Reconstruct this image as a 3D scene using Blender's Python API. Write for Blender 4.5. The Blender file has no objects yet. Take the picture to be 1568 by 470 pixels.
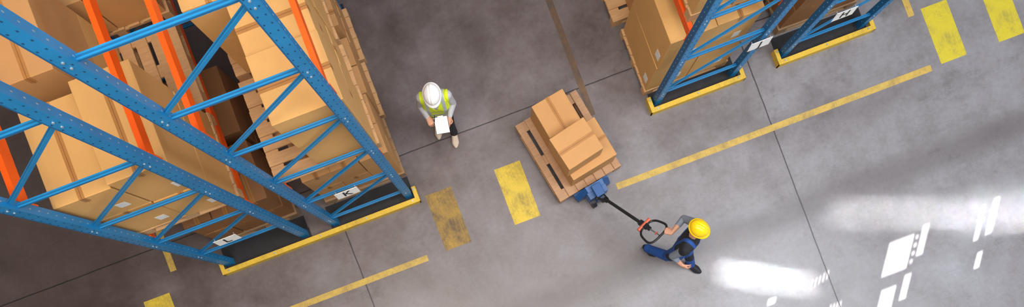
import bpy, bmesh, math, random
import numpy as np
from mathutils import Vector, Matrix
random.seed(7)
TH = math.radians(20.7)
H = 9.0
scene = bpy.context.scene
scene.view_settings.view_transform = 'Standard'

def lin(c):
    out = []
    for v in c:
        v = v/255.0
        out.append(v/12.92 if v <= 0.04045 else ((v+0.055)/1.055)**2.4)
    return tuple(out)+(1.0,)

def sc(c, k):
    return (min(1, c[0]*k), min(1, c[1]*k), min(1, c[2]*k), 1)

# ------------------------------------------------------------------ materials
class NT:
    def __init__(s, name):
        s.m = bpy.data.materials.new(name); s.m.use_nodes = True
        s.t = s.m.node_tree; s.n = s.t.nodes; s.l = s.t.links
        s.b = s.n['Principled BSDF']
    def node(s, ty, **kw):
        nd = s.n.new(ty)
        for k, v in kw.items(): setattr(nd, k, v)
        return nd
    def link(s, a, b): s.l.new(a, b)
    def noise(s, vec, scale, detail=6, rough=0.6, w=None):
        nd = s.n.new('ShaderNodeTexNoise')
        nd.inputs['Scale'].default_value = scale
        nd.inputs['Detail'].default_value = detail
        nd.inputs['Roughness'].default_value = rough
        if vec is not None: s.l.new(vec, nd.inputs['Vector'])
        return nd.outputs['Fac']
    def ramp(s, fac, stops):
        nd = s.n.new('ShaderNodeValToRGB')
        cr = nd.color_ramp
        while len(cr.elements) > len(stops): cr.elements.remove(cr.elements[-1])
        while len(cr.elements) < len(stops): cr.elements.new(0.5)
        for e, (p, c) in zip(cr.elements, stops):
            e.position = p
            e.color = c if isinstance(c, tuple) else (c, c, c, 1)
        s.l.new(fac, nd.inputs['Fac'])
        return nd.outputs['Color']
    def math(s, op, a, b=None, c=None):
        nd = s.n.new('ShaderNodeMath'); nd.operation = op
        for i, v in enumerate((a, b, c)):
            if v is None: continue
            if isinstance(v, (int, float)): nd.inputs[i].default_value = v
            else: s.l.new(v, nd.inputs[i])
        return nd.outputs[0]
    def mix(s, fac, a, b, mode='MIX'):
        nd = s.n.new('ShaderNodeMix'); nd.data_type = 'RGBA'; nd.blend_type = mode
        for idx, v in ((0, fac), (6, a), (7, b)):
            if isinstance(v, (int, float)): nd.inputs[idx].default_value = v
            elif isinstance(v, tuple): nd.inputs[idx].default_value = v
            else: s.l.new(v, nd.inputs[idx])
        return nd.outputs[2]
    def coords(s, scale=None):
        tc = s.n.new('ShaderNodeTexCoord')
        if scale is None: return tc.outputs['Object']
        mp = s.n.new('ShaderNodeMapping'); mp.inputs['Scale'].default_value = scale
        s.l.new(tc.outputs['Object'], mp.inputs['Vector'])
        return mp.outputs['Vector']
    def bump(s, h, strength, dist=0.01):
        bp = s.n.new('ShaderNodeBump'); bp.inputs['Strength'].default_value = strength
        bp.inputs['Distance'].default_value = dist
        s.l.new(h, bp.inputs['Height']); s.l.new(bp.outputs['Normal'], s.b.inputs['Normal'])

def simple(name, rgb, rough=0.6, metal=0.0, var=0.12, scale=6.0, bump=0.0, bscale=30, stretch=None, bdist=0.01):
    c = lin(rgb); t = NT(name)
    v = t.coords(stretch)
    f = t.noise(v, scale)
    col = t.ramp(f, [(0.3, sc(c, 1-var)), (0.7, sc(c, 1+var))])
    t.link(col, t.b.inputs['Base Color'])
    t.b.inputs['Roughness'].default_value = rough
    t.b.inputs['Metallic'].default_value = metal
    if bump > 0:
        t.bump(t.noise(v, bscale), bump, bdist)
    return t.m

M = {}
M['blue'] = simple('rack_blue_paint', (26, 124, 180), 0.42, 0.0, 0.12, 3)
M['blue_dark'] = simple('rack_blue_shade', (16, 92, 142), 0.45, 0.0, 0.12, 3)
M['hole'] = simple('rack_slot_dark', (12, 66, 104), 0.8)
M['rivet'] = simple('rack_bolt_zinc', (190, 200, 205), 0.35, 0.6)
M['orange'] = simple('beam_orange_paint', (250, 92, 14), 0.45, 0, 0.1, 3)
M['black'] = simple('black_rubber', (22, 22, 26), 0.6)
M['foot_shade'] = simple('foot_plate_and_shade', (30, 30, 34), 0.7, 0, 0.3, 8)  # post foot plates, plus strips that paint in shade at the rack base
M['white'] = simple('white_sign', (232, 232, 228), 0.5, 0, 0.03)
M['steel'] = simple('steel', (150, 152, 156), 0.35, 0.8)
M['jackblue'] = simple('jack_blue_paint', (20, 78, 138), 0.4, 0, 0.15, 8)
M['jackorange'] = simple('grip_orange', (206, 100, 70), 0.5)
M['plastic_black'] = simple('black_plastic', (26, 26, 30), 0.4)

def worn_yellow(name, rgb, dirt, lo, hi, stretch=(1, 1, 1)):
    t = NT(name); v = t.coords(stretch)
    c = lin(rgb); d = lin(dirt)
    f = t.noise(v, 3.2, 8, 0.72)
    f2 = t.noise(t.coords((30, 3, 1)), 2.0, 5, 0.7)
    fac = t.ramp(t.math('ADD', t.math('MULTIPLY', f, 0.7), t.math('MULTIPLY', f2, 0.3)), [(lo, 0.0), (hi, 1.0)])
    base = t.mix(t.noise(v, 14), sc(c, .8), sc(c, 1.15))
    col = t.mix(fac, base, d)
    t.link(col, t.b.inputs['Base Color']); t.b.inputs['Roughness'].default_value = 0.6
    return t.m
M['rail'] = worn_yellow('rail_yellow_paint', (216, 178, 56), (120, 92, 40), .5, .85)
M['line'] = worn_yellow('line_yellow_paint', (198, 166, 78), (120, 102, 78), .46, .71)
M['block_a'] = worn_yellow('stripe_paint_worn', (176, 140, 54), (92, 74, 54), .38, .60)
M['block_b'] = worn_yellow('stripe_paint', (214, 184, 58), (110, 96, 62), .46, .68)
M['block_c'] = worn_yellow('stripe_paint_fresh', (202, 184, 44), (116, 108, 72), .49, .72)
M['line_old'] = worn_yellow('line_paint_faded', (122, 92, 62), (84, 74, 68), .38, .6)

def cardboard(name, rgb):
    t = NT(name); c = lin(rgb); v = t.coords()
    f = t.noise(v, 2.5, 4)
    f2 = t.noise(t.coords((2, 2, 60)), 3, 2)
    a = t.mix(f, sc(c, .86), sc(c, 1.12))
    a = t.mix(t.math('MULTIPLY', f2, .18), a, sc(c, .7))
    t.link(a, t.b.inputs['Base Color']); t.b.inputs['Roughness'].default_value = 0.78
    t.bump(t.noise(v, 60), .08)
    return t.m
M['card1'] = cardboard('cardboard_light', (214, 164, 98))
M['card2'] = cardboard('cardboard_mid', (198, 147, 92))
M['card3'] = cardboard('cardboard_brown', (152, 104, 62))
M['tape'] = simple('packing_tape', (176, 124, 70), 0.3, 0, .06)
M['seam'] = simple('box_seam', (92, 60, 34), 0.8)
def woodm(name, rgb):
    t = NT(name); c = lin(rgb)
    f = t.noise(t.coords((1.5, 14, 8)), 3, 5)
    g = t.noise(t.coords(), 1.7, 3)
    a = t.mix(f, sc(c, .6), sc(c, 1.25)); a = t.mix(t.math('MULTIPLY', g, .5), a, sc(c, .55))
    t.link(a, t.b.inputs['Base Color']); t.b.inputs['Roughness'].default_value = 0.8
    return t.m
M['wood'] = woodm('pallet_wood', (216, 170, 120))
M['wood2'] = woodm('pallet_wood_weathered', (172, 138, 102))
M['wood3'] = woodm('pallet_wood_used', (190, 148, 112))

# ------------------------------------------------------------------ mesh helpers
def finish(bm, name, mats, loc=(0, 0, 0), rotz=0.0, smooth=False, parent=None):
    bmesh.ops.recalc_face_normals(bm, faces=bm.faces)
    me = bpy.data.meshes.new(name); bm.to_mesh(me); bm.free()
    ob = bpy.data.objects.new(name, me); scene.collection.objects.link(ob)
    for m in mats: me.materials.append(M[m] if isinstance(m, str) else m)
    ob.location = loc; ob.rotation_euler = (0, 0, rotz)
    if smooth:
        for p in me.polygons: p.use_smooth = True
    if parent: ob.parent = parent
    return ob

def abox(bm, lo, hi, mi=0, mat=None, bevel=0.0):
    lo = Vector(lo); hi = Vector(hi)
    c = (lo+hi)/2; s = hi-lo
    T = Matrix.Translation(c) @ Matrix.Diagonal((s.x, s.y, s.z, 1))
    if mat is not None: T = mat @ T
    r = bmesh.ops.create_cube(bm, size=1.0, matrix=T)
    vs = r['verts']; fs = set()
    for v in vs: fs.update(v.link_faces)
    for f in fs: f.material_index = mi
    if bevel > 0:
        es = set()
        for v in vs: es.update(v.link_edges)
        r = bmesh.ops.bevel(bm, geom=list(es), offset=bevel, segments=2, affect='EDGES', profile=.5)
        for f in r['faces']: f.material_index = mi
    return fs

def cyl(bm, p1, p2, r, mi=0, seg=12, r2=None, caps=True):
    p1 = Vector(p1); p2 = Vector(p2); d = p2-p1
    q = Vector((0, 0, 1)).rotation_difference(d.normalized()).to_matrix().to_4x4()
    T = Matrix.Translation((p1+p2)/2) @ q
    rr = bmesh.ops.create_cone(bm, cap_ends=caps, segments=seg, radius1=r, radius2=r if r2 is None else r2, depth=d.length, matrix=T)
    for v in rr['verts']:
        for f in v.link_faces: f.material_index = mi
def ball(bm, p, r, mi=0, sub=2, scale=(1, 1, 1)):
    rr = bmesh.ops.create_icosphere(bm, subdivisions=sub, radius=r, matrix=Matrix.Translation(p) @ Matrix.Diagonal((*scale, 1)))
    for v in rr['verts']:
        for f in v.link_faces: f.material_index = mi
def tube(bm, pts, r, mi=0, closed=False):
    n = len(pts)
    for i in range(n if closed else n-1):
        cyl(bm, pts[i], pts[(i+1) % n], r, mi, 10)
    for p in pts: ball(bm, p, r*1.0, mi, 1)
def beam(bm, p1, p2, w, h, mi=0, up=(0, 1, 0)):
    """rectangular bar between p1,p2; w along cross dir, h along 'up'"""
    p1 = Vector(p1); p2 = Vector(p2); d = (p2-p1); L = d.length; d.normalize()
    u = Vector(up); u = (u-d*u.dot(d)).normalized(); s = d.cross(u)
    R = Matrix((d, s, u)).transposed().to_4x4()
    abox(bm, (-L/2, -w/2, -h/2), (L/2, w/2, h/2), mi, Matrix.Translation((p1+p2)/2) @ R)

# ------------------------------------------------------------------ floor & shell
def grid_plane(name, mat, lo, hi, z):
    bm = bmesh.new()
    vs = [bm.verts.new(p) for p in ((lo[0], lo[1], z), (hi[0], lo[1], z), (hi[0], hi[1], z), (lo[0], hi[1], z))]
    bm.faces.new(vs)
    return finish(bm, name, [mat])

t = NT('polished_concrete')
v = t.coords()
sep = t.node('ShaderNodeSeparateXYZ'); t.link(v, sep.inputs[0])
X, Y = sep.outputs[0], sep.outputs[1]
n1 = t.noise(v, 0.45, 5, .6); n2 = t.noise(v, 1.9, 9, .68); n3 = t.noise(v, 16, 7, .75)
f = t.math('ADD', t.math('MULTIPLY', n1, .45), t.math('ADD', t.math('MULTIPLY', n2, .35), t.math('MULTIPLY', n3, .20)))
base = t.ramp(f, [(.34, lin((104, 97, 96))), (.5, lin((132, 127, 128))), (.66, lin((154, 152, 156)))])
# browner and darker towards the rack aisle and west side, cooler and lighter in cross aisle
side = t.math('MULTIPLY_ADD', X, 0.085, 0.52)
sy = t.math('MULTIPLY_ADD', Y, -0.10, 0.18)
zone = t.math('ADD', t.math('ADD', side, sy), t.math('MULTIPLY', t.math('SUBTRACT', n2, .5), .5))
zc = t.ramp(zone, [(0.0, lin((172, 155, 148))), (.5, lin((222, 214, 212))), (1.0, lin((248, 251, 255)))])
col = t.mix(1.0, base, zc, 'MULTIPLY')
# dark blotchy stains
st = t.ramp(t.noise(v, 1.3, 10, .8), [(.55, 0.0), (.70, 1.0)])
col = t.mix(t.math('MULTIPLY', st, .45), col, lin((60, 51, 48)))
st2 = t.ramp(t.noise(v, 5.5, 8, .8), [(.60, 0.0), (.72, 1.0)])
col = t.mix(t.math('MULTIPLY', st2, .25), col, lin((70, 62, 60)))
# soft shadow painted into the floor colour: dark band along the cross aisle
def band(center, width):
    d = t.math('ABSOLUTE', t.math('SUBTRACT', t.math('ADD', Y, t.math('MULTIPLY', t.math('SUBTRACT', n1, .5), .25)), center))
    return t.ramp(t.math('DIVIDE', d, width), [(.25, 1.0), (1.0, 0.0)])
shadow_streak = t.math('MULTIPLY', band(0.27, .27), t.ramp(n2, [(.3, .35), (.6, 1.0)]))
col = t.mix(t.math('MULTIPLY', shadow_streak, .48), col, lin((70, 60, 56)))
# fine scuffs
sc1 = t.ramp(t.noise(t.coords((1.2, 26, 1)), 1.5, 6, .7), [(.58, 0.0), (.70, 1.0)])
col = t.mix(t.math('MULTIPLY', sc1, .16), col, lin((60, 56, 56)))
sc2 = t.ramp(t.noise(t.coords((22, 1.4, 1)), 1.3, 6, .7), [(.60, 0.0), (.70, 1.0)])
col = t.mix(t.math('MULTIPLY', sc2, .16), col, lin((56, 52, 52)))
# saw-cut joints
wob = t.math('MULTIPLY', t.math('SUBTRACT', t.noise(v, 3, 4), .5), .02)
def joint(C, off):
    w = t.math('WRAP', t.math('ADD', t.math('SUBTRACT', C, off), wob), 3.035, -3.035)
    return t.ramp(t.math('ABSOLUTE', w), [(.005, 1.0), (.010, 0.0)])
j = t.math('MAXIMUM', joint(X, -1.77), joint(Y, 2.92))
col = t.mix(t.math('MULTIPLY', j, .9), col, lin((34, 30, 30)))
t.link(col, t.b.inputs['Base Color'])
t.link(t.ramp(n2, [(.3, .28), (.7, .48)]), t.b.inputs['Roughness'])
t.bump(t.math('SUBTRACT', t.math('MULTIPLY', n3, .3), j), .12, .01)
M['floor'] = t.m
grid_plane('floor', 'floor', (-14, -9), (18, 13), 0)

M['wall'] = simple('wall_panel_paint', (196, 198, 200), .8, 0, .05)
M['ceil'] = simple('ceiling_panel', (170, 172, 175), .9, 0, .05)
# south wall with openings added and shaped to cast the floor sun patches
patch_cuts = [(-.50, -.13, 7.42, 7.80), (-.02, .08, 7.52, 7.86), (-.44, -.22, 6.96, 7.26), (-.12, -.02, 7.06, 7.34),
        (.86, .93, 7.44, 7.82), (1.03, 1.13, 7.46, 7.86), (.98, 1.06, 7.10, 7.28), (-2.26, -2.14, 7.60, 7.67)]
for k in range(4): patch_cuts.append((-.095, -.055, 7.46+.09*k, 7.50+.09*k))
for k in range(5): patch_cuts.append((-1.62+.055*k, -1.60+.055*k, 7.60+.012*k, 7.70+.012*k))
for k in range(4): patch_cuts.append((-1.22+.05*k, -1.20+.05*k, 7.22, 7.32))
bm = bmesh.new()
xs = sorted(set([-14, 18]+[w[0] for w in patch_cuts]+[w[1] for w in patch_cuts]))
zs = sorted(set([0, 12]+[w[2] for w in patch_cuts]+[w[3] for w in patch_cuts]))
vg = {}
for i, x in enumerate(xs):
    for k, z in enumerate(zs): vg[i, k] = bm.verts.new((x, -9, z))
for i in range(len(xs)-1):
    for k in range(len(zs)-1):
        cx = (xs[i]+xs[i+1])/2; cz = (zs[k]+zs[k+1])/2
        if any(w[0] < cx < w[1] and w[2] < cz < w[3] for w in patch_cuts): continue
        bm.faces.new((vg[i, k], vg[i+1, k], vg[i+1, k+1], vg[i, k+1]))
finish(bm, 'wall_south', ['wall'])
for nm, lo, hi in (('wall_north', (-14, 13, 0), (18, 13.1, 12)), ('wall_west', (-14.1, -9, 0), (-14, 13, 12)), ('wall_east', (18, -9, 0), (18.1, 13, 12))):
    bm = bmesh.new(); abox(bm, lo, hi); finish(bm, nm, ['wall'])
bm = bmesh.new(); abox(bm, (-14.1, -9, 12), (18.1, 13.1, 12.1)); finish(bm, 'ceiling', ['ceil'])

# ------------------------------------------------------------------ floor markings
def marking(name, x0, x1, y0, y1, mat):
    bm = bmesh.new(); abox(bm, (x0-(x0+x1)/2, y0-(y0+y1)/2, 0), (x1-(x0+x1)/2, y1-(y0+y1)/2, .002))
    return finish(bm, name, [mat], ((x0+x1)/2, (y0+y1)/2, .0))
marking('floor_line_marking', 1.98, 6.66, 1.405, 1.495, 'line')
marking('floor_line_marking', -6.8, -.83, 1.41, 1.495, 'line')
marking('floor_line_marking', 1.97, 2.06, 2.5, 7.9, 'line_old')
marking('floor_line_marking', -4.25, -4.16, 2.53, 7.9, 'line')
marking('floor_line_marking', 6.61, 6.70, 2.22, 7.9, 'line')
for cx, m in ((-.37, 'block_a'), (.655, 'block_b'), (7.0, 'block_c'), (7.86, 'block_c'), (-4.56, 'block_b')):
    marking('crosswalk_stripe', cx-.19, cx+.19, 1.45, 2.27, m)

# ------------------------------------------------------------------ racks
PY = 2.315     # front face of upright frames
BAY = 2.75
def post(bm, x, y, top, side):
    # C-section upright: web towards the cross aisle with flanges
    w, d, tk = .10, .085, .012
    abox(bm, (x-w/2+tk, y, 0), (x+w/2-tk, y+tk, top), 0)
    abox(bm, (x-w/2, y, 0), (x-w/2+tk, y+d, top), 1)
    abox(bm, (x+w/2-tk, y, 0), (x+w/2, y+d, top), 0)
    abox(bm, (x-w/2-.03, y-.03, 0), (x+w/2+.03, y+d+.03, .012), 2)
    z = .15
    while z < top-.05:
        for dx in (-.026, .026):
            abox(bm, (x+dx-.005, y-.0015, z), (x+dx+.005, y+.001, z+.016), 3)
        for xx in (x-w/2-.0012, x+w/2-.0002):
            abox(bm, (xx, y+.038, z), (xx+.0014, y+.047, z+.016), 4)
        z += .1
def rack(name, xa, xb, z0, flip, levels, bays=2, top=6.25, spacing=1.0):
    bm = bmesh.new()
    for b in range(bays+1):
        y = PY + b*BAY
        post(bm, xa+.05, y, top, -1); post(bm, xb-.05, y, top, 1)
        yc = y+.042
        z = z0
        while z < top:
            beam(bm, (xa+.08, yc, z), (xb-.08, yc, z), .026, .036, 0)
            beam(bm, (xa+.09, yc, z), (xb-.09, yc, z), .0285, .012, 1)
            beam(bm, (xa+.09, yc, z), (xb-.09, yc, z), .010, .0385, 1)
            za, zb = (z+.07, z+spacing-.08) if flip else (z+spacing-.08, z+.07)
            if max(za, zb) < top:
                beam(bm, (xa+.08, yc, za), (xb-.08, yc, zb), .026, .030, 0)
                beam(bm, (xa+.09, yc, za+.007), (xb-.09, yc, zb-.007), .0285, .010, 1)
            for xx, zz in ((xa+.05, z), (xb-.05, z), (xa+.05, za), (xb-.05, zb)):
                if zz < top: cyl(bm, (xx, y-.006, zz), (xx, y+.01, zz), .009, 4, 8)
            z += spacing
    abox(bm, (xa-.02, PY-.035, 0), (xb+.02, PY+.30, .008), 2)  # dark sheet laid in for the shade under the frames
    for lz in levels:
        for b in range(bays):
            y0 = PY+b*BAY+.085; y1 = PY+(b+1)*BAY
            for x in (xa+.05, xb-.05):
                abox(bm, (x-.025, y0, lz-.12), (x+.025, y1, lz), 5)
                for yy in (y0, y1-.012): abox(bm, (x-.055, yy, lz-.17), (x+.055, yy+.012, lz+.03), 5)
    return finish(bm, name, ['blue', 'blue_dark', 'foot_shade', 'hole', 'rivet', 'orange'])
XK = (-1.90, -.72); XL = (-3.46, -2.26); XJ = (2.85, 4.07); XH = (4.72, 5.98)
LV = (2.0, 3.82)
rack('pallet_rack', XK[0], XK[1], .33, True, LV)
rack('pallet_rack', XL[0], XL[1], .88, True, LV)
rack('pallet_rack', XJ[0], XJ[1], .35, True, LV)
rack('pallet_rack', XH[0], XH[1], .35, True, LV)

def guard(x0, x1):
    bm = bmesh.new(); y0 = 2.205; c = (x0+x1)/2
    # folded steel rail: upright plate + top flange, angled end wings
    abox(bm, (x0-c, 0, 0), (x1-c, .012, .10), 0)
    abox(bm, (x0-c, 0, .10), (x1-c, .065, .112), 0)
    for sx, sgn in ((x0-c, 1), (x1-c, -1)):
        abox(bm, (min(sx, sx+sgn*.012), 0, 0), (max(sx, sx+sgn*.012), .22, .10), 0)
        abox(bm, (min(sx, sx+sgn*.055), .0, .10), (max(sx, sx+sgn*.055), .22, .113), 0)
        cyl(bm, (sx+sgn*.03, .18, .11), (sx+sgn*.03, .18, .125), .014, 1, 8)
    n = int((x1-x0)/.6)
    for i in range(n+1):
        xx = x0-c+.1+(x1-x0-.2)*i/max(1, n)
        cyl(bm, (xx, .035, .11), (xx, .035, .122), .012, 1, 8)
    abox(bm, (x0-c+.02, .02, 0), (x1-c-.02, .075, .01), 2)  # dark strip painting in the shade between rail and posts
    finish(bm, 'rack_guard_rail', ['rail', 'rivet', 'foot_shade'], (c, y0, 0))
guard(-3.54, -.64); guard(2.77, 4.15); guard(4.64, 6.06)

# letter signs on the frames
def sign(letter, x, z):
    e = bpy.data.objects.new('rack_letter_sign', None); scene.collection.objects.link(e)
    e.location = (x, PY-.034, z)
    e.rotation_euler = (math.radians(-6), 0, 0)
    bm = bmesh.new(); abox(bm, (-.14, -.006, -.085), (.14, 0, .085), 0, None, .002)
    for dx in (-.12, .12): cyl(bm, (dx, -.01, .07), (dx, .03, .07), .006, 1, 8)
    finish(bm, 'plate', ['white', 'rivet'], parent=e)
    cu = bpy.data.curves.new('letter', 'FONT'); cu.body = letter; cu.size = .17; cu.align_x = 'CENTER'; cu.align_y = 'CENTER'; cu.extrude = .001; cu.offset = .002
    o = bpy.data.objects.new('letter', cu); scene.collection.objects.link(o); o.data.materials.append(M['black'])
    o.parent = e; o.location = (0, -.009, 0); o.rotation_euler = (math.pi/2, 0, 0)
sign('K', -1.32, 1.38); sign('L', -2.86, 1.32); sign('J', 3.98, 1.12); sign('H', 5.12, 1.05)

# ------------------------------------------------------------------ pallets and boxes
MATS = ['wood', 'wood2', 'card1', 'card2', 'card3', 'tape', 'seam', 'white', 'wood3']
def pallet(bm, T, L=1.2, W=.8, mi=0, gap=.34, nb=None):
    """L along local x, boards along x. base at z=0, top .144"""
    nb = nb or (5 if W < .9 else 7)
    for y in (-W/2+.05, 0, W/2-.05):
        abox(bm, (-L/2, y-.05, 0), (L/2, y+.05, .022), mi, T)
        for x in (-L/2+.07, 0, L/2-.07):
            abox(bm, (x-.07, y-.05, .022), (x+.07, y+.05, .1), mi, T)
    for x in (-L/2+.07, 0, L/2-.07):
        abox(bm, (x-.07, -W/2, .1), (x+.07, W/2, .122), mi, T)
    bw = W/(nb+(nb-1)*gap)
    for i in range(nb):
        y = -W/2+bw/2+i*(W-bw)/(nb-1)
        j = random.uniform(-.004, .004)
        abox(bm, (-L/2+j, y-bw/2, .122), (L/2+j, y+bw/2, .144), mi, T)
def carton(bm, T, x0, x1, y0, y1, z0, z1, mi=2, axis='x', label=False, jit=.008):
    cx, cy = (x0+x1)/2, (y0+y1)/2
    R = T @ Matrix.Translation((cx+random.uniform(-jit, jit), cy+random.uniform(-jit, jit), z0)) @ Matrix.Rotation(random.uniform(-.015, .015), 4, 'Z')
    a, b, h = (x1-x0)/2-.004, (y1-y0)/2-.004, z1-z0
    abox(bm, (-a, -b, 0), (a, b, h), mi, R, .006)
    e = .0012; tw = .028
    if axis == 'x':
        abox(bm, (-a-e, -tw, h-.09), (a+e, tw, h+e), 5, R)
        abox(bm, (-a-e*1.2, -.0015, h-.1), (a+e*1.2, .0015, h+e*1.6), 6, R)
    else:
        abox(bm, (-tw, -b-e, h-.09), (tw, b+e, h+e), 5, R)
        abox(bm, (-.0015, -b-e*1.2, h-.1), (.0015, b+e*1.2, h+e*1.6), 6, R)
    if label:
        abox(bm, (-a-.002, -b+.06, h*.15), (-a, -b+.16, h*.36), 7, R)
        abox(bm, (a*.2, -b-.002, h*.2), (a*.2+.10, -b, h*.38), 7, R)
def load(name, x0, x1, y0, y1, zb, boxes, wood=0, Lx=True):
    """pallet footprint in rack coordinates; box heights relative to pallet top"""
    c = ((x0+x1)/2, (y0+y1)/2, zb)
    bm = bmesh.new()
    T = Matrix.Identity(4) if Lx else Matrix.Rotation(math.pi/2, 4, 'Z')
    L, W = (x1-x0, y1-y0) if Lx else (y1-y0, x1-x0)
    pallet(bm, T, L, W, wood)
    for b in boxes:
        bx0, bx1, by0, by1, h0, h1, mi, ax = b[:8]
        carton(bm, Matrix.Identity(4), bx0-c[0], bx1-c[0], by0-c[1], by1-c[1], .146+h0, .146+h1, mi, ax, len(b) > 8)
    return finish(bm, name, MATS, c)
def stack(x0, x1, y0, y1, nx, ny, hs, mi, ax='y', lab=False):
    out = []; z = 0
    for li, h in enumerate(hs):
        for i in range(nx):
            for k in range(ny):
                a = x0+(x1-x0)*i/nx; b = x0+(x1-x0)*(i+1)/nx
                c = y0+(y1-y0)*k/ny; d = y0+(y1-y0)*(k+1)/ny
                t_ = (a, b, c, d, z, z+h-.003, mi if not isinstance(mi, list) else mi[(i+k+li) % len(mi)], ax)
                out.append(t_+((1,) if lab else ()))
        z += h
    return out
N = 'pallet_of_boxes'
# L rack, level 1
load(N, -3.42, -2.27, 2.43, 3.38, 2.0, stack(-3.40, -2.86, 2.44, 3.34, 1, 1, [.66, .60], 2, 'y', True)+stack(-2.85, -2.29, 2.42, 3.37, 1, 1, [.66, .70], 2, 'y', True))
load(N, -3.42, -2.27, 3.50, 4.45, 2.0, stack(-3.40, -2.92, 3.52, 4.43, 1, 1, [.6, .75], [2, 3], 'y'), 0, False)
load(N, -3.42, -2.27, 4.52, 5.05, 2.0, stack(-3.38, -2.3, 4.53, 5.03, 2, 1, [.6], 3, 'y'), 0, False)
# K rack, level 1
load(N, -1.86, -.68, 2.43, 3.55, 2.0, stack(-1.36, -.70, 2.41, 3.05, 1, 1, [.7, .66], 2, 'x')+stack(-1.38, -.72, 3.07, 3.55, 1, 1, [.46, .46, .36], 2, 'x'))
load(N, -1.86, -.70, 3.62, 4.6, 2.0, stack(-1.74, -.72, 3.62, 4.58, 2, 1, [.7, .6], 2, 'y'))
# ground level below
load(N, -1.86, -.70, 2.63, 3.44, 0.0, stack(-1.84, -.72, 2.65, 3.42, 3, 2, [.5, .5], 3, 'y'), 1)
load(N, -1.86, -.68, 3.48, 4.25, 0.0, stack(-1.8, -.72, 3.50, 4.23, 2, 2, [.4, .42], 3, 'y'), 0)
load(N, -1.86, -.66, 4.29, 5.03, 0.0, stack(-1.8, -.72, 4.31, 5.02, 2, 2, [.5, .5], 3, 'x'), 0)
load(N, -3.42, -2.28, 2.63, 3.44, 0.0, stack(-3.40, -2.30, 2.65, 3.42, 3, 2, [.45, .5], 4, 'y'), 1)
load(N, -3.42, -2.28, 3.5, 4.4, 0.0, stack(-3.40, -2.30, 3.52, 4.38, 2, 2, [.5, .5], 4, 'y'), 1)
# J rack
load(N, 2.76, 3.98, 2.50, 3.42, 0.009, stack(2.78, 3.95, 2.50, 3.40, 2, 1, [.72, .72], 2, 'y', True))
load(N, 2.70, 3.98, 3.55, 4.4, 0.0, stack(2.95, 3.95, 3.55, 4.38, 2, 1, [.6, .5], 3, 'y'))
load(N, 2.88, 4.04, 2.52, 3.45, 2.0, stack(2.9, 4.02, 2.52, 3.43, 2, 1, [.6, .5], 2, 'y'))
# H rack
load(N, 4.78, 5.94, 2.64, 3.45, 0.0, stack(4.8, 5.9, 2.65, 3.43, 2, 2, [.5, .4], 4, 'y'), 1)
load(N, 4.78, 5.94, 2.60, 3.45, 2.0, stack(4.8, 5.9, 2.6, 3.43, 2, 1, [.6, .4], 3, 'y'), 1)

# ------------------------------------------------------------------ pallet on jack
# "plan" coordinates: metres; objects rotated by -TH about the origin
pa = math.atan2(.488, .818)            # pallet short axis angle in plan
def plan_obj_loc(x, y, z=0):
    return Matrix.Rotation(-TH, 3, 'Z') @ Vector((x, y, z))
bm = bmesh.new()
T0 = Matrix.Rotation(math.pi/2, 4, 'Z')      # boards run along local y
pallet(bm, T0, 1.2, .96, 8, .5, 7)
I4 = Matrix.Identity(4)
carton(bm, I4, -.25, .22, .10, .58, .146, .62, 3, 'y')
carton(bm, I4, -.25, .42, -.50, .08, .146, .50, 3, 'x')
carton(bm, Matrix.Rotation(math.radians(3), 4, 'Z'), -.31, .21, -.41, .06, .502, .84, 3, 'x')
finish(bm, 'pallet_of_boxes', MATS, plan_obj_loc(.645, 2.56, .085), pa-TH)

# ------------------------------------------------------------------ pallet jack (local +x = away from the pallet)
ja = math.atan2(-.865, .502)
bm = bmesh.new()
# forks
for y in (-.19, .19):
    abox(bm, (-1.12, y-.075, .10), (.03, y+.075, .15), 0, None, .008)
    abox(bm, (-1.19, y-.05, .09), (-1.12, y+.05, .14), 0, None, .01)
    for xx in (-1.0, -.92): cyl(bm, (xx, y-.04, .04), (xx, y+.04, .04), .038, 1, 16)
    abox(bm, (-1.06, y-.055, .06), (-.86, y-.045, .11), 2); abox(bm, (-1.06, y+.045, .06), (-.86, y+.055, .11), 2)
# rear cross housing, sloping shoulders
def prism(pts, x0, x1, mi):
    a = [bm.verts.new((x0, p[0], p[1])) for p in pts]; b = [bm.verts.new((x1, p[0]*.94, p[1]-.01)) for p in pts]
    fs = [bm.faces.new(a), bm.faces.new(b[::-1])]
    for i in range(len(pts)): fs.append(bm.faces.new((a[i], b[i], b[(i+1) % len(pts)], a[(i+1) % len(pts)])))
    for f in fs: f.material_index = mi
prism([(-.265, .09), (.265, .09), (.265, .17), (.13, .40), (-.13, .40), (-.265, .17)], .02, .10, 0)
prism([(-.15, .17), (.15, .17), (.14, .37), (-.14, .37)], .10, .19, 0)
cyl(bm, (.19, 0, .12), (.19, 0, .36), .05, 0, 20)          # hydraulic body
cyl(bm, (.19, 0, .36), (.19, 0, .46), .022, 2, 16)          # ram
cyl(bm, (.10, .07, .2), (.10, .07, .42), .02, 0, 12)
abox(bm, (.05, -.06, .44), (.22, .06, .465), 0, None, .006)
for y in (-.075, .075):
    cyl(bm, (.19, y-.028, .09), (.19, y+.028, .09), .09, 1, 28); cyl(bm, (.19, y-.03, .09), (.19, y+.03, .09), .035, 2, 16)
cyl(bm, (.19, -.1, .09), (.19, .1, .09), .014, 2, 10)
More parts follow.
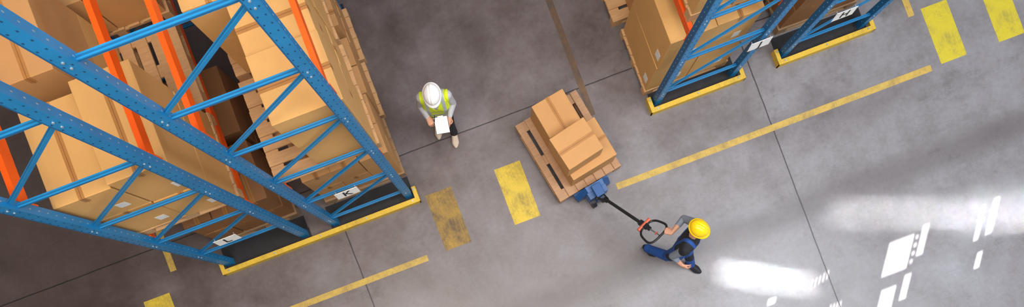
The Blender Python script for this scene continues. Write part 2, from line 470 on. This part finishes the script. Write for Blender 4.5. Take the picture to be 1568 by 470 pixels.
# handle in jack-local coordinates
Jp = Vector((.96, 2.03, 0)); Rj = Matrix.Rotation(-ja, 3, 'Z')
def loc_of(p): q = Vector(p)-Jp; return Rj @ q
Pv = loc_of((1.06, 1.857, .36)); Ce = loc_of((1.72, 1.21, 1.05))
hd = (Ce-Pv); HL = hd.length; hd.normalize(); sd = Vector((0, 0, 1)).cross(hd).normalized(); nd_ = hd.cross(sd)
def hp(t_, s_, n_=0): return Pv+hd*t_+sd*s_+nd_*n_
cyl(bm, hp(-.0, -.07), hp(0, .07), .028, 3, 16)
for s in (-.05, .05): beam(bm, hp(0, s), hp(.16, s*.4), .012, .05, 3, nd_)
cyl(bm, hp(.1, 0), hp(.86, 0), .021, 3, 16)
beam(bm, hp(.78, 0), hp(.92, 0), .07, .04, 3, nd_)
cyl(bm, hp(.86, -.10), hp(.86, .10), .026, 4, 16)              # orange grip housing
beam(bm, hp(.86, .0), hp(.97, 0), .05, .03, 3, nd_)
loop = []
for a in range(0, 32):
    an = 2*math.pi*a/32
    cx_, sy_ = math.cos(an), math.sin(an)
    p = 3.2
    rx = .135; ry = .175
    k = (abs(cx_)**p+abs(sy_)**p)**(-1/p)
    tt = HL-rx+rx*k*cx_
    wdt = ry*k*sy_*(0.72+.28*(k*cx_+1)/2)
    loop.append(hp(tt, wdt))
tube(bm, loop, .0145, 1, True)
cyl(bm, hp(.97, 0), hp(HL-.02, 0), .008, 2, 8)                 # release lever
beam(bm, hp(HL-.075, -.02), hp(HL-.075, .02), .012, .02, 4, nd_)
jack = finish(bm, 'pallet_jack', ['jackblue', 'plastic_black', 'steel', 'black', 'jackorange'], plan_obj_loc(Jp.x, Jp.y, 0), ja-TH)

# ------------------------------------------------------------------ people
M['skin'] = simple('skin', (206, 150, 122), .5, 0, .05, 10)
M['lip'] = simple('lip', (160, 92, 82), .5)
M['hair'] = simple('hair_dark', (44, 32, 26), .8, 0, .3, 30, .6, 80)
M['shirt_grey'] = simple('shirt_grey', (176, 176, 180), .85, 0, .08, 4, .5, 9, None, .03)
M['vest'] = simple('vest_hi_vis', (214, 232, 36), .7, 0, .06, 4, .45, 8, None, .03)
M['reflect'] = simple('vest_reflective', (176, 186, 182), .4, 0, .05)
M['trouser_black'] = simple('trousers_black', (26, 27, 34), .85, 0, .15, 5, .5, 10, None, .03)
M['trouser_blue'] = simple('workwear_blue', (26, 74, 148), .8, 0, .12, 5, .6, 9, None, .03)
M['shirt_black'] = simple('workwear_black', (26, 28, 34), .85, 0, .15, 5, .5, 9, None, .03)
M['sleeve'] = simple('sleeve_grey', (122, 130, 142), .85, 0, .1, 5, .4, 9, None, .03)
M['shoe_light'] = simple('shoe_beige', (196, 178, 158), .7, 0, .1, 10)
M['shoe_dark'] = simple('boot_dark', (30, 30, 36), .5, 0, .1, 10)
M['helmet_white'] = simple('helmet_white', (236, 236, 234), .28, 0, .02)
M['helmet_yellow'] = simple('helmet_yellow', (244, 200, 16), .28, 0, .03)
M['eye'] = simple('eye_white', (228, 224, 218), .3, 0, .01)
M['iris'] = simple('iris', (50, 34, 24), .3)
PS = .94      # body scale

def hull_part(bm, spheres):
    b = bmesh.new()
    for p, r in spheres:
        bmesh.ops.create_icosphere(b, subdivisions=3 if r > .05 else 2, radius=r, matrix=Matrix.Translation(p))
    for f in list(b.faces): b.faces.remove(f)
    for e in list(b.edges): b.edges.remove(e)
    res = bmesh.ops.convex_hull(b, input=list(b.verts))
    kill = [v for v in b.verts if not v.link_faces]
    bmesh.ops.delete(b, geom=kill, context='VERTS')
    me = bpy.data.meshes.new('tmp'); b.to_mesh(me); b.free(); bm.from_mesh(me); bpy.data.meshes.remove(me)

def hand_parts(wrist, d, n, thumb, bends=(20, 25, 20), lab='hand', scale=1.0, spread=.05):
    """d: wrist->knuckles, n: palm side normal, thumb: sign of s=d x n (left hand -1, right hand +1)"""
    d = Vector(d).normalized(); n = Vector(n); n = (n-d*n.dot(d)).normalized(); s = d.cross(n)*thumb
    w = Vector(wrist); k = scale; parts = []
    P = lambda a, b, c: w+(d*a+s*b+n*c)*k
    parts.append((lab, [(P(0, .012, 0), .021*k), (P(0, -.012, 0), .021*k), (P(.084, .033, 0), .0125*k), (P(.088, .0, -.003), .0135*k), (P(.078, -.034, 0), .0115*k), (P(.03, .026, .004), .016*k), (P(.03, -.024, .004), .015*k)]))
    for i, (off, L, r) in enumerate(((.034, .074, .0086), (.0115, .082, .0088), (-.0115, .076, .0084), (-.033, .06, .0076))):
        base = P(.083-abs(i-1.2)*.003, off, 0)
        fd = (d+s*(off/.034)*spread).normalized(); pos = base; ang = 0; nn = n
        for seg, fr in enumerate((.45, .31, .24)):
            ang += math.radians(bends[seg]+(i*3 if seg == 0 else 0))
            dr = fd*math.cos(ang)+nn*math.sin(ang)
            q = pos+dr*L*fr*k*1.02
            parts.append((lab, [(pos, r*k*(1-.07*seg)), (q, r*k*(.93-.07*seg))])); pos = q
    b = P(.022, .028, .008)
    t1 = b+(d*.6+s*.62+n*.35).normalized()*.042*k
    t2 = t1+(d*.85+s*.12+n*.55).normalized()*.032*k
    t3 = t2+(d*.85-s*.15+n*.6).normalized()*.026*k
    parts += [(lab, [(b, .0145*k), (t1, .0115*k)]), (lab, [(t1, .0112*k), (t2, .0098*k)]), (lab, [(t2, .0098*k), (t3, .0082*k)])]
    return parts

def person(name, parts, slots, rule, loc, rotz, inflate=None):
    bm = bmesh.new()
    for lab, sp in parts: hull_part(bm, [(Vector(p), r) for p, r in sp])
    me = bpy.data.meshes.new(name); bm.to_mesh(me); bm.free()
    ob = bpy.data.objects.new(name+'_tmp', me); scene.collection.objects.link(ob)
    md = ob.modifiers.new('r', 'REMESH'); md.mode = 'VOXEL'; md.voxel_size = .0046
    sm = ob.modifiers.new('s', 'SMOOTH'); sm.factor = .5; sm.iterations = 3
    dg = bpy.context.evaluated_depsgraph_get(); dg.update()
    me2 = bpy.data.meshes.new_from_object(ob.evaluated_get(dg))
    bpy.data.objects.remove(ob)
    me2.name = name
    nf = len(me2.polygons); nv = len(me2.vertices)
    cen = np.empty(nf*3); me2.polygons.foreach_get('center', cen); cen = cen.reshape(-1, 3)
    best = np.full(nf, 1e9); lab_i = np.zeros(nf, int); labels = sorted(set(p[0] for p in parts))
    for lab, sp in parts:
        li = labels.index(lab)
        for i in range(len(sp)):
            for k in range(i+1, len(sp)):
                a = np.array(sp[i][0]); b = np.array(sp[k][0]); ra, rb = sp[i][1], sp[k][1]
                ab = b-a; tt = np.clip(((cen-a)@ab)/max(1e-9, ab@ab), 0, 1)
                dd = np.linalg.norm(cen-(a+tt[:, None]*ab), axis=1)-(ra+(rb-ra)*tt)
                mk = dd < best; best[mk] = dd[mk]; lab_i[mk] = li
    mi = np.zeros(nf, dtype=np.int32)
    names = np.array(labels)[lab_i]
    res = rule(cen, names)
    for i, s in enumerate(slots): mi[res == s] = i
    for s in slots: me2.materials.append(M[s])
    me2.polygons.foreach_set('material_index', mi)
    me2.polygons.foreach_set('use_smooth', np.ones(nf, dtype=bool))
    # raise garment layers a little so they end in a real edge
    if inflate:
        co = np.empty(nv*3); me2.vertices.foreach_get('co', co); co = co.reshape(-1, 3)
        no = np.empty(nv*3); me2.vertex_normals.foreach_get('vector', no); no = no.reshape(-1, 3)
        lv = np.empty(len(me2.loops), dtype=np.int32); me2.loops.foreach_get('vertex_index', lv)
        lt = np.empty(nf, dtype=np.int32)
        me2.polygons.foreach_get('loop_total', lt)
        lf = np.repeat(np.arange(nf), lt)
        for grp, amt in inflate:
            ok = np.isin(res, grp)
            bad = np.zeros(nv, bool); bad[lv[~ok[lf]]] = True
            good = np.zeros(nv, bool); good[lv[ok[lf]]] = True
            g = good & ~bad
            co[g] += no[g]*amt
        me2.vertices.foreach_set('co', co.ravel())
    me2.update()
    e = bpy.data.objects.new(name, None); scene.collection.objects.link(e)
    e.location = loc; e.rotation_euler = (0, 0, rotz); e.scale = (PS, PS, PS)
    o = bpy.data.objects.new('body', me2); scene.collection.objects.link(o); o.parent = e
    return e

def head_parts(c, fwd, up):
    c = Vector(c); f = Vector(fwd).normalized(); u = Vector(up); u = (u-f*u.dot(f)).normalized(); s = f.cross(u)
    P = lambda x, y, z: c+s*x+f*y+u*z
    hp_ = [('head', [(P(0, -.015, .035), .088), (P(0, .015, .03), .082), (P(.012, .01, -.02), .07), (P(-.012, .01, -.02), .07)]),
           ('head', [(P(0, .02, .0), .07), (P(.018, .055, -.075), .028), (P(-.018, .055, -.075), .028), (P(.045, .0, -.05), .03), (P(-.045, .0, -.05), .03)]),
           ('nose', [(P(0, .085, .02), .010), (P(0, .108, -.018), .0125)]), ('nose', [(P(.010, .097, -.022), .008), (P(-.010, .097, -.022), .008)]),
           ('lip', [(P(.016, .084, -.05), .0065), (P(-.016, .084, -.05), .0065)]),
           ('brow', [(P(.04, .082, .03), .008), (P(.012, .09, .028), .008)]), ('brow', [(P(-.04, .082, .03), .008), (P(-.012, .09, .028), .008)]),
           ('ear', [(P(.078, -.01, .015), .012), (P(.075, -.008, -.022), .008), (P(.082, -.022, .012), .008)]),
           ('ear', [(P(-.078, -.01, .015), .012), (P(-.075, -.008, -.022), .008), (P(-.082, -.022, .012), .008)])]
    return hp_, P, (s, f, u)

def face_bits(parent, P, fr):
    s, f, u = fr
    bm = bmesh.new()
    for sx in (-.031, .031):
        ball(bm, P(sx, .076, .010), .013, 0, 2); ball(bm, P(sx, .086, .009), .0058, 1, 2)
    finish(bm, 'eyes', ['eye', 'iris'], smooth=True, parent=parent)

def helmet(parent, c, fr, mat, sz=1.0):
    s, f, u = fr
    bm = bmesh.new()
    A, B, C = .103*sz, .124*sz, .098*sz
    nphi, nt = 64, 18
    rings = []
    for i in range(nt+1):
        th = (i/nt)*math.pi/2
        ring = []
        for k in range(nphi):
            ph = 2*math.pi*k/nphi
            x = A*math.sin(th)**.92*math.cos(ph); y = B*math.sin(th)**.92*math.sin(ph); z = C*math.cos(th)
            rid = 0
            for rx, wd, amp in ((0, .014, .007), (.038, .007, .004), (-.038, .007, .004)):
                rid += amp*math.exp(-((x-rx)/wd)**4)*(1 if th < 1.35 else .3)
            ring.append((x, y+rid*math.sin(th)*math.sin(ph), z+rid*math.cos(th)))
        rings.append(ring)
    # brim
    for ext, dz in ((.003, -.004), (.011, -.009), (.013, -.013)):
        ring = []
        for k in range(nphi):
            ph = 2*math.pi*k/nphi
            fr_ = max(0, math.sin(ph))**3
            e_ = ext*(1+2.2*fr_)
            ring.append(((A+e_)*math.cos(ph), (B+e_)*math.sin(ph), dz-.010*fr_*(ext/.013)))
        rings.append(ring)
    Rm = Matrix((s, f, u)).transposed()
    vr = [[bm.verts.new(Rm @ Vector(p)+Vector(c)) for p in r] for r in rings[1:]]
    topv = bm.verts.new(Rm @ Vector((0, 0, C+.007))+Vector(c))
    for k in range(nphi): bm.faces.new((topv, vr[0][k], vr[0][(k+1) % nphi]))
    for i in range(len(vr)-1):
        for k in range(nphi): bm.faces.new((vr[i][k], vr[i+1][k], vr[i+1][(k+1) % nphi], vr[i][(k+1) % nphi]))
    o = finish(bm, 'helmet', [mat], smooth=True, parent=parent)
    sl = o.modifiers.new('s', 'SOLIDIFY'); sl.thickness = .003; sl.offset = 1
    return o

# ---- worker with clipboard (local: faces -Y, left = +X)
hc = Vector((0, -.045, 1.60)); hf = Vector((0, -.90, -.42))
hparts, HP, fr = head_parts(hc, hf, (0, 0, 1))
parts = list(hparts)
parts += [('neck', [((0, .0, 1.44), .058), ((0, -.025, 1.54), .054)]),
  ('torso', [((.105, .0, 1.38), .080), ((-.105, .0, 1.38), .080), ((.085, -.01, 1.15), .095), ((-.085, -.01, 1.15), .095), ((0, -.03, 1.3), .098), ((.05, .02, 1.43), .055), ((-.05, .02, 1.43), .055)]),
  ('torso', [((.085, 0, 1.15), .095), ((-.085, 0, 1.15), .095), ((.09, 0, .95), .095), ((-.09, 0, .95), .095)]),
  ('pelvis', [((.085, 0, .93), .088), ((-.085, 0, .93), .088), ((.085, 0, .86), .083), ((-.085, 0, .86), .083)])]
LS, RS = (.165, .0, 1.40), (-.165, .0, 1.40)
LE, RE = (.215, -.01, 1.13), (-.22, -.0, 1.14)
LW, RW = (.150, -.195, 1.145), (-.125, -.19, 1.17)
for S_, E, W_ in ((LS, LE, LW), (RS, RE, RW)):
    parts += [('shoulder', [(S_, .064), (tuple(Vector(S_).lerp(Vector(E), .12)), .062)]), ('sleeve', [(S_, .058), (E, .045)]), ('sleeve', [(E, .045), (tuple(Vector(E).lerp(Vector(W_), .9)), .035)]), ('hand', [(E, .035), (W_, .024)])]
parts += hand_parts(LW, (-.38, -.9, .05), (.05, .1, 1), -1, (8, 8, 6))
parts += hand_parts(RW, (.42, -.85, -.05), (.3, .1, -1), +1, (38, 48, 30))
lf, rf = (.115, -.09), (-.115, .06)
for fx, fy, hx in ((lf[0], lf[1], .09), (rf[0], rf[1], -.09)):
    sg = 1 if hx > 0 else -1
    parts += [('leg', [((hx, 0, .88), .090), ((hx+.01*sg, -.02+fy*.5, .50), .066)]), ('leg', [((hx+.01*sg, -.02+fy*.5, .50), .064), ((fx, fy+.03, .13), .052)]), ('leg', [((fx, fy+.03, .13), .054), ((fx, fy+.025, .09), .055)]),
      ('shoe', [((fx, fy+.055, .045), .042), ((fx, fy+.03, .09), .04), ((fx+.022*sg, fy-.10, .036), .036), ((fx-.015*sg, fy-.11, .036), .036), ((fx+.004*sg, fy-.155, .03), .03)])]
def rule1(c, n):
    r = np.full(len(c), 'shirt_grey', dtype=object)
    x, y, z = c[:, 0], c[:, 1], c[:, 2]
    r[(n == 'leg') | (n == 'pelvis')] = 'trouser_black'
    r[n == 'shoe'] = 'shoe_light'
    r[(n == 'shoe') & (z < .022)] = 'trouser_black'
    for k in ('head', 'nose', 'ear', 'neck', 'hand'): r[n == k] = 'skin'
    r[n == 'lip'] = 'lip'; r[n == 'brow'] = 'hair'
    rel = c-np.array(hc); ff = rel@np.array(fr[1]); uu = rel@np.array(fr[2])
    r[(n == 'head') & ((ff < -.02) | (uu > .075))] = 'hair'
    r[(n == 'neck') & (z < 1.47)] = 'shirt_grey'
    v = ((n == 'torso') | ((n == 'shoulder') & (np.abs(x) < .18))) & (z > .93)
    v &= ~((y < 0) & (np.abs(x) < .075*(z-1.22)/.25) & (z > 1.22))
    r[v] = 'vest'
    st = v & (((np.abs(np.abs(x)-.105) < .020) & (z > 1.02)) | (np.abs(z-1.02) < .024) | ((np.abs(z-1.14) < .020)))
    r[st] = 'reflect'
    r[(n == 'torso') & (z <= .93)] = 'trouser_black'
    return r
SL1 = ['shirt_grey', 'trouser_black', 'shoe_light', 'skin', 'lip', 'hair', 'vest', 'reflect']
W1 = (-1.03, 2.83)
w1 = person('warehouse_worker', parts, SL1, rule1, plan_obj_loc(W1[0], W1[1], 0), math.radians(6)-TH, [(['vest', 'reflect'], .009)])
face_bits(w1, HP, fr)
helmet(w1, HP(0, 0, .045), fr, 'helmet_white', 1.0)
# clipboard + pen
cb = bpy.data.objects.new('clipboard', None); scene.collection.objects.link(cb)
Rc = Matrix.Rotation(math.radians(6)-TH, 3, 'Z')
cb.location = plan_obj_loc(W1[0], W1[1], 0)+Rc @ Vector((.045, -.30, 1.20))*PS; cb.rotation_euler = (math.radians(18), 0, math.radians(10)-TH)
bm = bmesh.new(); abox(bm, (-.085, -.105, -.003), (.085, .105, .002), 0, None, .001); abox(bm, (-.08, -.1, .002), (.08, .09, .0035), 1)
abox(bm, (-.035, .085, .003), (.035, .104, .012), 2, None, .002)
for k in range(7): abox(bm, (-.065, .068-.022*k, .0036), (.01+.045*((k*37) % 10)/10, .070-.022*k, .0038), 3)
finish(bm, 'board', ['plastic_black', 'white', 'steel', 'sleeve'], parent=cb)
pen = bmesh.new(); cyl(pen, (0, 0, 0), (.02, .09, .10), .0045, 0, 10); cyl(pen, (0, 0, 0), (-.003, -.013, -.0145), .0042, 1, 10, .0008)
pl = plan_obj_loc(W1[0], W1[1], 0)+Rc @ Vector((-.05, -.295, 1.18))*PS
finish(pen, 'pen', ['black', 'steel'], pl, math.radians(6)-TH)

# ---- worker pulling the jack
hd_a = math.atan2(-.56, .83)
rot2 = hd_a+math.pi/2
O2 = Vector((2.03, 1.10, 0))
def ik(a, b, la, lb, pole):
    a = Vector(a); b = Vector(b); d = b-a; L = min(d.length, (la+lb)*.999); dn = d.normalized()
    x = (la*la-lb*lb+L*L)/(2*L); h = math.sqrt(max(0, la*la-x*x))
    p = Vector(pole); p = (p-dn*p.dot(dn)).normalized()
    return a+dn*x+p*h
def to2(p):   # plan -> local of this worker
    return Matrix.Rotation(-rot2, 3, 'Z') @ (Vector(p)-O2) / PS
Jfw = Matrix.Rotation(ja, 3, 'Z')
G = to2(Jfw @ hp(HL, .085)+Jp)          # grip point on cross bar
hc2 = Vector((.125, .055, 1.60)); hf2 = Vector((.1, -1, -.18))
hparts, HP2, fr2 = head_parts(hc2, hf2, (0, 0, 1))
parts = list(hparts)
parts += [('neck', [((.065, .03, 1.42), .058), ((.105, .045, 1.53), .055)]),
  ('torso', [((.19, .04, 1.35), .085), ((-.07, .0, 1.35), .085), ((.115, .015, 1.12), .10), ((-.065, .01, 1.12), .10), ((.06, -.005, 1.27), .105), ((.11, .035, 1.41), .055), ((.02, .03, 1.41), .055)]),
  ('torso', [((.115, .015, 1.12), .10), ((-.065, .01, 1.12), .10), ((.095, 0, .93), .10), ((-.095, 0, .93), .10)]),
  ('pelvis', [((.09, 0, .90), .095), ((-.09, 0, .90), .095), ((.09, 0, .83), .09), ((-.09, 0, .83), .09)])]
d2 = Vector((-.15, .93, -.2)).normalized(); n2_ = Vector((0, -.15, -1)); n2_ = (n2_-d2*n2_.dot(d2)).normalized()
LW2 = G-d2*.088-n2_*.030
LS2, RS2 = Vector((.24, .05, 1.37)), Vector((-.12, -.005, 1.37))
RE2 = Vector((-.215, .06, 1.11)); RW2 = Vector((-.21, -.13, .96)); LE2 = ik(LS2, LW2, .275, .25, (.9, .25, -.5))
for S_, E, W_ in ((LS2, LE2, LW2), (RS2, RE2, RW2)):
    parts += [('shoulder', [(S_, .068), (S_.lerp(E, .15), .066)]), ('sleeve', [(S_, .062), (E, .049)]), ('sleeve', [(E, .047), (E.lerp(W_, .45), .042)]), ('hand', [(E, .042), (E.lerp(W_, .35), .043)]), ('hand', [(E.lerp(W_, .35), .041), (W_, .026)])]
parts += hand_parts(LW2, d2, n2_, -1, (58, 78, 45), spread=.03)
parts += hand_parts(RW2, (.1, -.75, -.6), (1, .2, 0), +1, (22, 28, 20))
# left leg forward, right leg trailing on the toes
parts += [('leg', [((.09, 0, .85), .098), ((.085, -.19, .47), .07)]), ('leg', [((.085, -.19, .47), .069), ((.065, -.345, .15), .054)]), ('leg', [((.065, -.345, .15), .056), ((.065, -.35, .10), .058)]),
  ('shoe', [((.065, -.325, .045), .043), ((.065, -.345, .10), .042), ((.085, -.475, .038), .038), ((.045, -.48, .038), .038), ((.065, -.535, .034), .034)]),
  ('leg', [((-.09, 0, .85), .098), ((-.10, .03, .44), .07)]), ('leg', [((-.10, .03, .44), .069), ((-.10, .27, .17), .054)]), ('leg', [((-.10, .27, .17), .056), ((-.10, .30, .14), .057)]),
  ('shoe', [((-.10, .34, .115), .042), ((-.10, .29, .155), .042), ((-.08, .21, .042), .037), ((-.12, .21, .042), .037)]), ('shoe', [((-.08, .21, .038), .036), ((-.12, .21, .038), .036), ((-.10, .15, .034), .033)])]
def rule2(c, n):
    r = np.full(len(c), 'shirt_black', dtype=object)
    x, y, z = c[:, 0], c[:, 1], c[:, 2]
    r[n == 'sleeve'] = 'sleeve'
    r[(n == 'leg') | (n == 'pelvis')] = 'trouser_blue'
    r[n == 'shoe'] = 'shoe_dark'
    for k in ('head', 'nose', 'ear', 'neck', 'hand'): r[n == k] = 'skin'
    r[n == 'lip'] = 'lip'; r[n == 'brow'] = 'hair'
    rel = c-np.array(hc2); ff = rel@np.array(fr2[1]); uu = rel@np.array(fr2[2])
    r[(n == 'head') & ((ff < -.02) | (uu > .075))] = 'hair'
    r[(n == 'neck') & (z < 1.45)] = 'shirt_black'
    tr = (n == 'torso')
    xx = x-.06*np.clip((z-1.0)/.35, 0, 1)
    bib = tr & ((z < 1.10) | ((y < -.03) & (np.abs(xx) < .13) & (z < 1.30)) | ((np.abs(np.abs(xx)-.085) < .022)))
    r[bib] = 'trouser_blue'
    kn = (n == 'leg') & (z < .58) & (z > .36)
    r[kn & (((y < -.2) & (x > 0)) | ((y < .0) & (x < 0)))] = 'shirt_black'
    r[(n == 'leg') & (np.abs(np.abs(x)-.165) < .03) & (z > .6) & (z < .8)] = 'shirt_black'
    return r
SL2 = ['shirt_black', 'sleeve', 'trouser_blue', 'shoe_dark', 'skin', 'lip', 'hair']
w2 = person('warehouse_worker', parts, SL2, rule2, plan_obj_loc(O2.x, O2.y, 0), rot2-TH, [(['trouser_blue'], .006)])
face_bits(w2, HP2, fr2)
helmet(w2, HP2(0, 0, .045), fr2, 'helmet_yellow', 1.0)

# ------------------------------------------------------------------ lights
def area(name, loc, sx, sy, e, col, target=None, spread=math.pi, rz=0):
    L = bpy.data.lights.new(name, 'AREA'); L.shape = 'RECTANGLE'; L.size = sx; L.size_y = sy; L.energy = e; L.color = col; L.spread = spread
    o = bpy.data.objects.new(name, L); scene.collection.objects.link(o); o.location = loc
    o.rotation_euler = (0, 0, rz)
    if target is not None:
        o.rotation_euler = (Vector(target)-Vector(loc)).to_track_quat('-Z', 'Y').to_euler()
    return o
area('ceiling_light_main', (2.5, -1.0, 11.6), 12, 7, 1320, (1, .98, .97))
area('ceiling_light_aisle', (1.0, 3.2, 11.5), 2, 6, 150, (1, .95, .9))
area('ceiling_light_west', (-3.2, -.2, 10.8), 3, 2, 350, (1, .82, .6), (-2.6, 2.8, 2))
area('ceiling_light_east', (9.0, -2.5, 11.0), 4, 4, 760, (.82, .9, 1.0), (8, 0.5, 0))
# added narrow-beam lamps, no such fixtures, throwing soft streaks on the floor
area('streak_fill_lamp', (3.5, -.5, 11.3), 1.3, .10, 3.8, (.95, .98, 1), None, math.radians(2.4), math.radians(-29))
area('streak_fill_lamp', (5.9, -.45, 11.3), 2.6, .14, 6.5, (.95, .98, 1), None, math.radians(3.2), math.radians(-22))
area('streak_fill_lamp', (7.1, -.75, 11.3), 1.8, .2, 4.5, (.95, .98, 1), None, math.radians(4), math.radians(-10))
sun = bpy.data.lights.new('sun', 'SUN'); sun.energy = 32; sun.angle = math.radians(.15); sun.color = (1, .98, .95)
so = bpy.data.objects.new('sun', sun); scene.collection.objects.link(so)
kY = 8.2/7.64; kX = .738
so.rotation_euler = Vector((kX, kY, -1)).to_track_quat('-Z', 'Y').to_euler(); so.location = (-8, -14, 14)
w = bpy.data.worlds.new('world'); scene.world = w; w.use_nodes = True
w.node_tree.nodes['Background'].inputs[0].default_value = (.55, .65, .8, 1); w.node_tree.nodes['Background'].inputs[1].default_value = .6

# ------------------------------------------------------------------ camera (looking straight down, shifted frame)
cam = bpy.data.cameras.new('camera'); co = bpy.data.objects.new('camera', cam); scene.collection.objects.link(co)
co.location = (0, 0, H); co.rotation_euler = (0, 0, -TH)
cam.sensor_width = 36; cam.sensor_fit = 'HORIZONTAL'; cam.lens = 36*990/1568
cam.shift_x = (784-797)/1568; cam.shift_y = (512-235)/1568
cam.clip_start = .05; cam.clip_end = 100
scene.camera = co
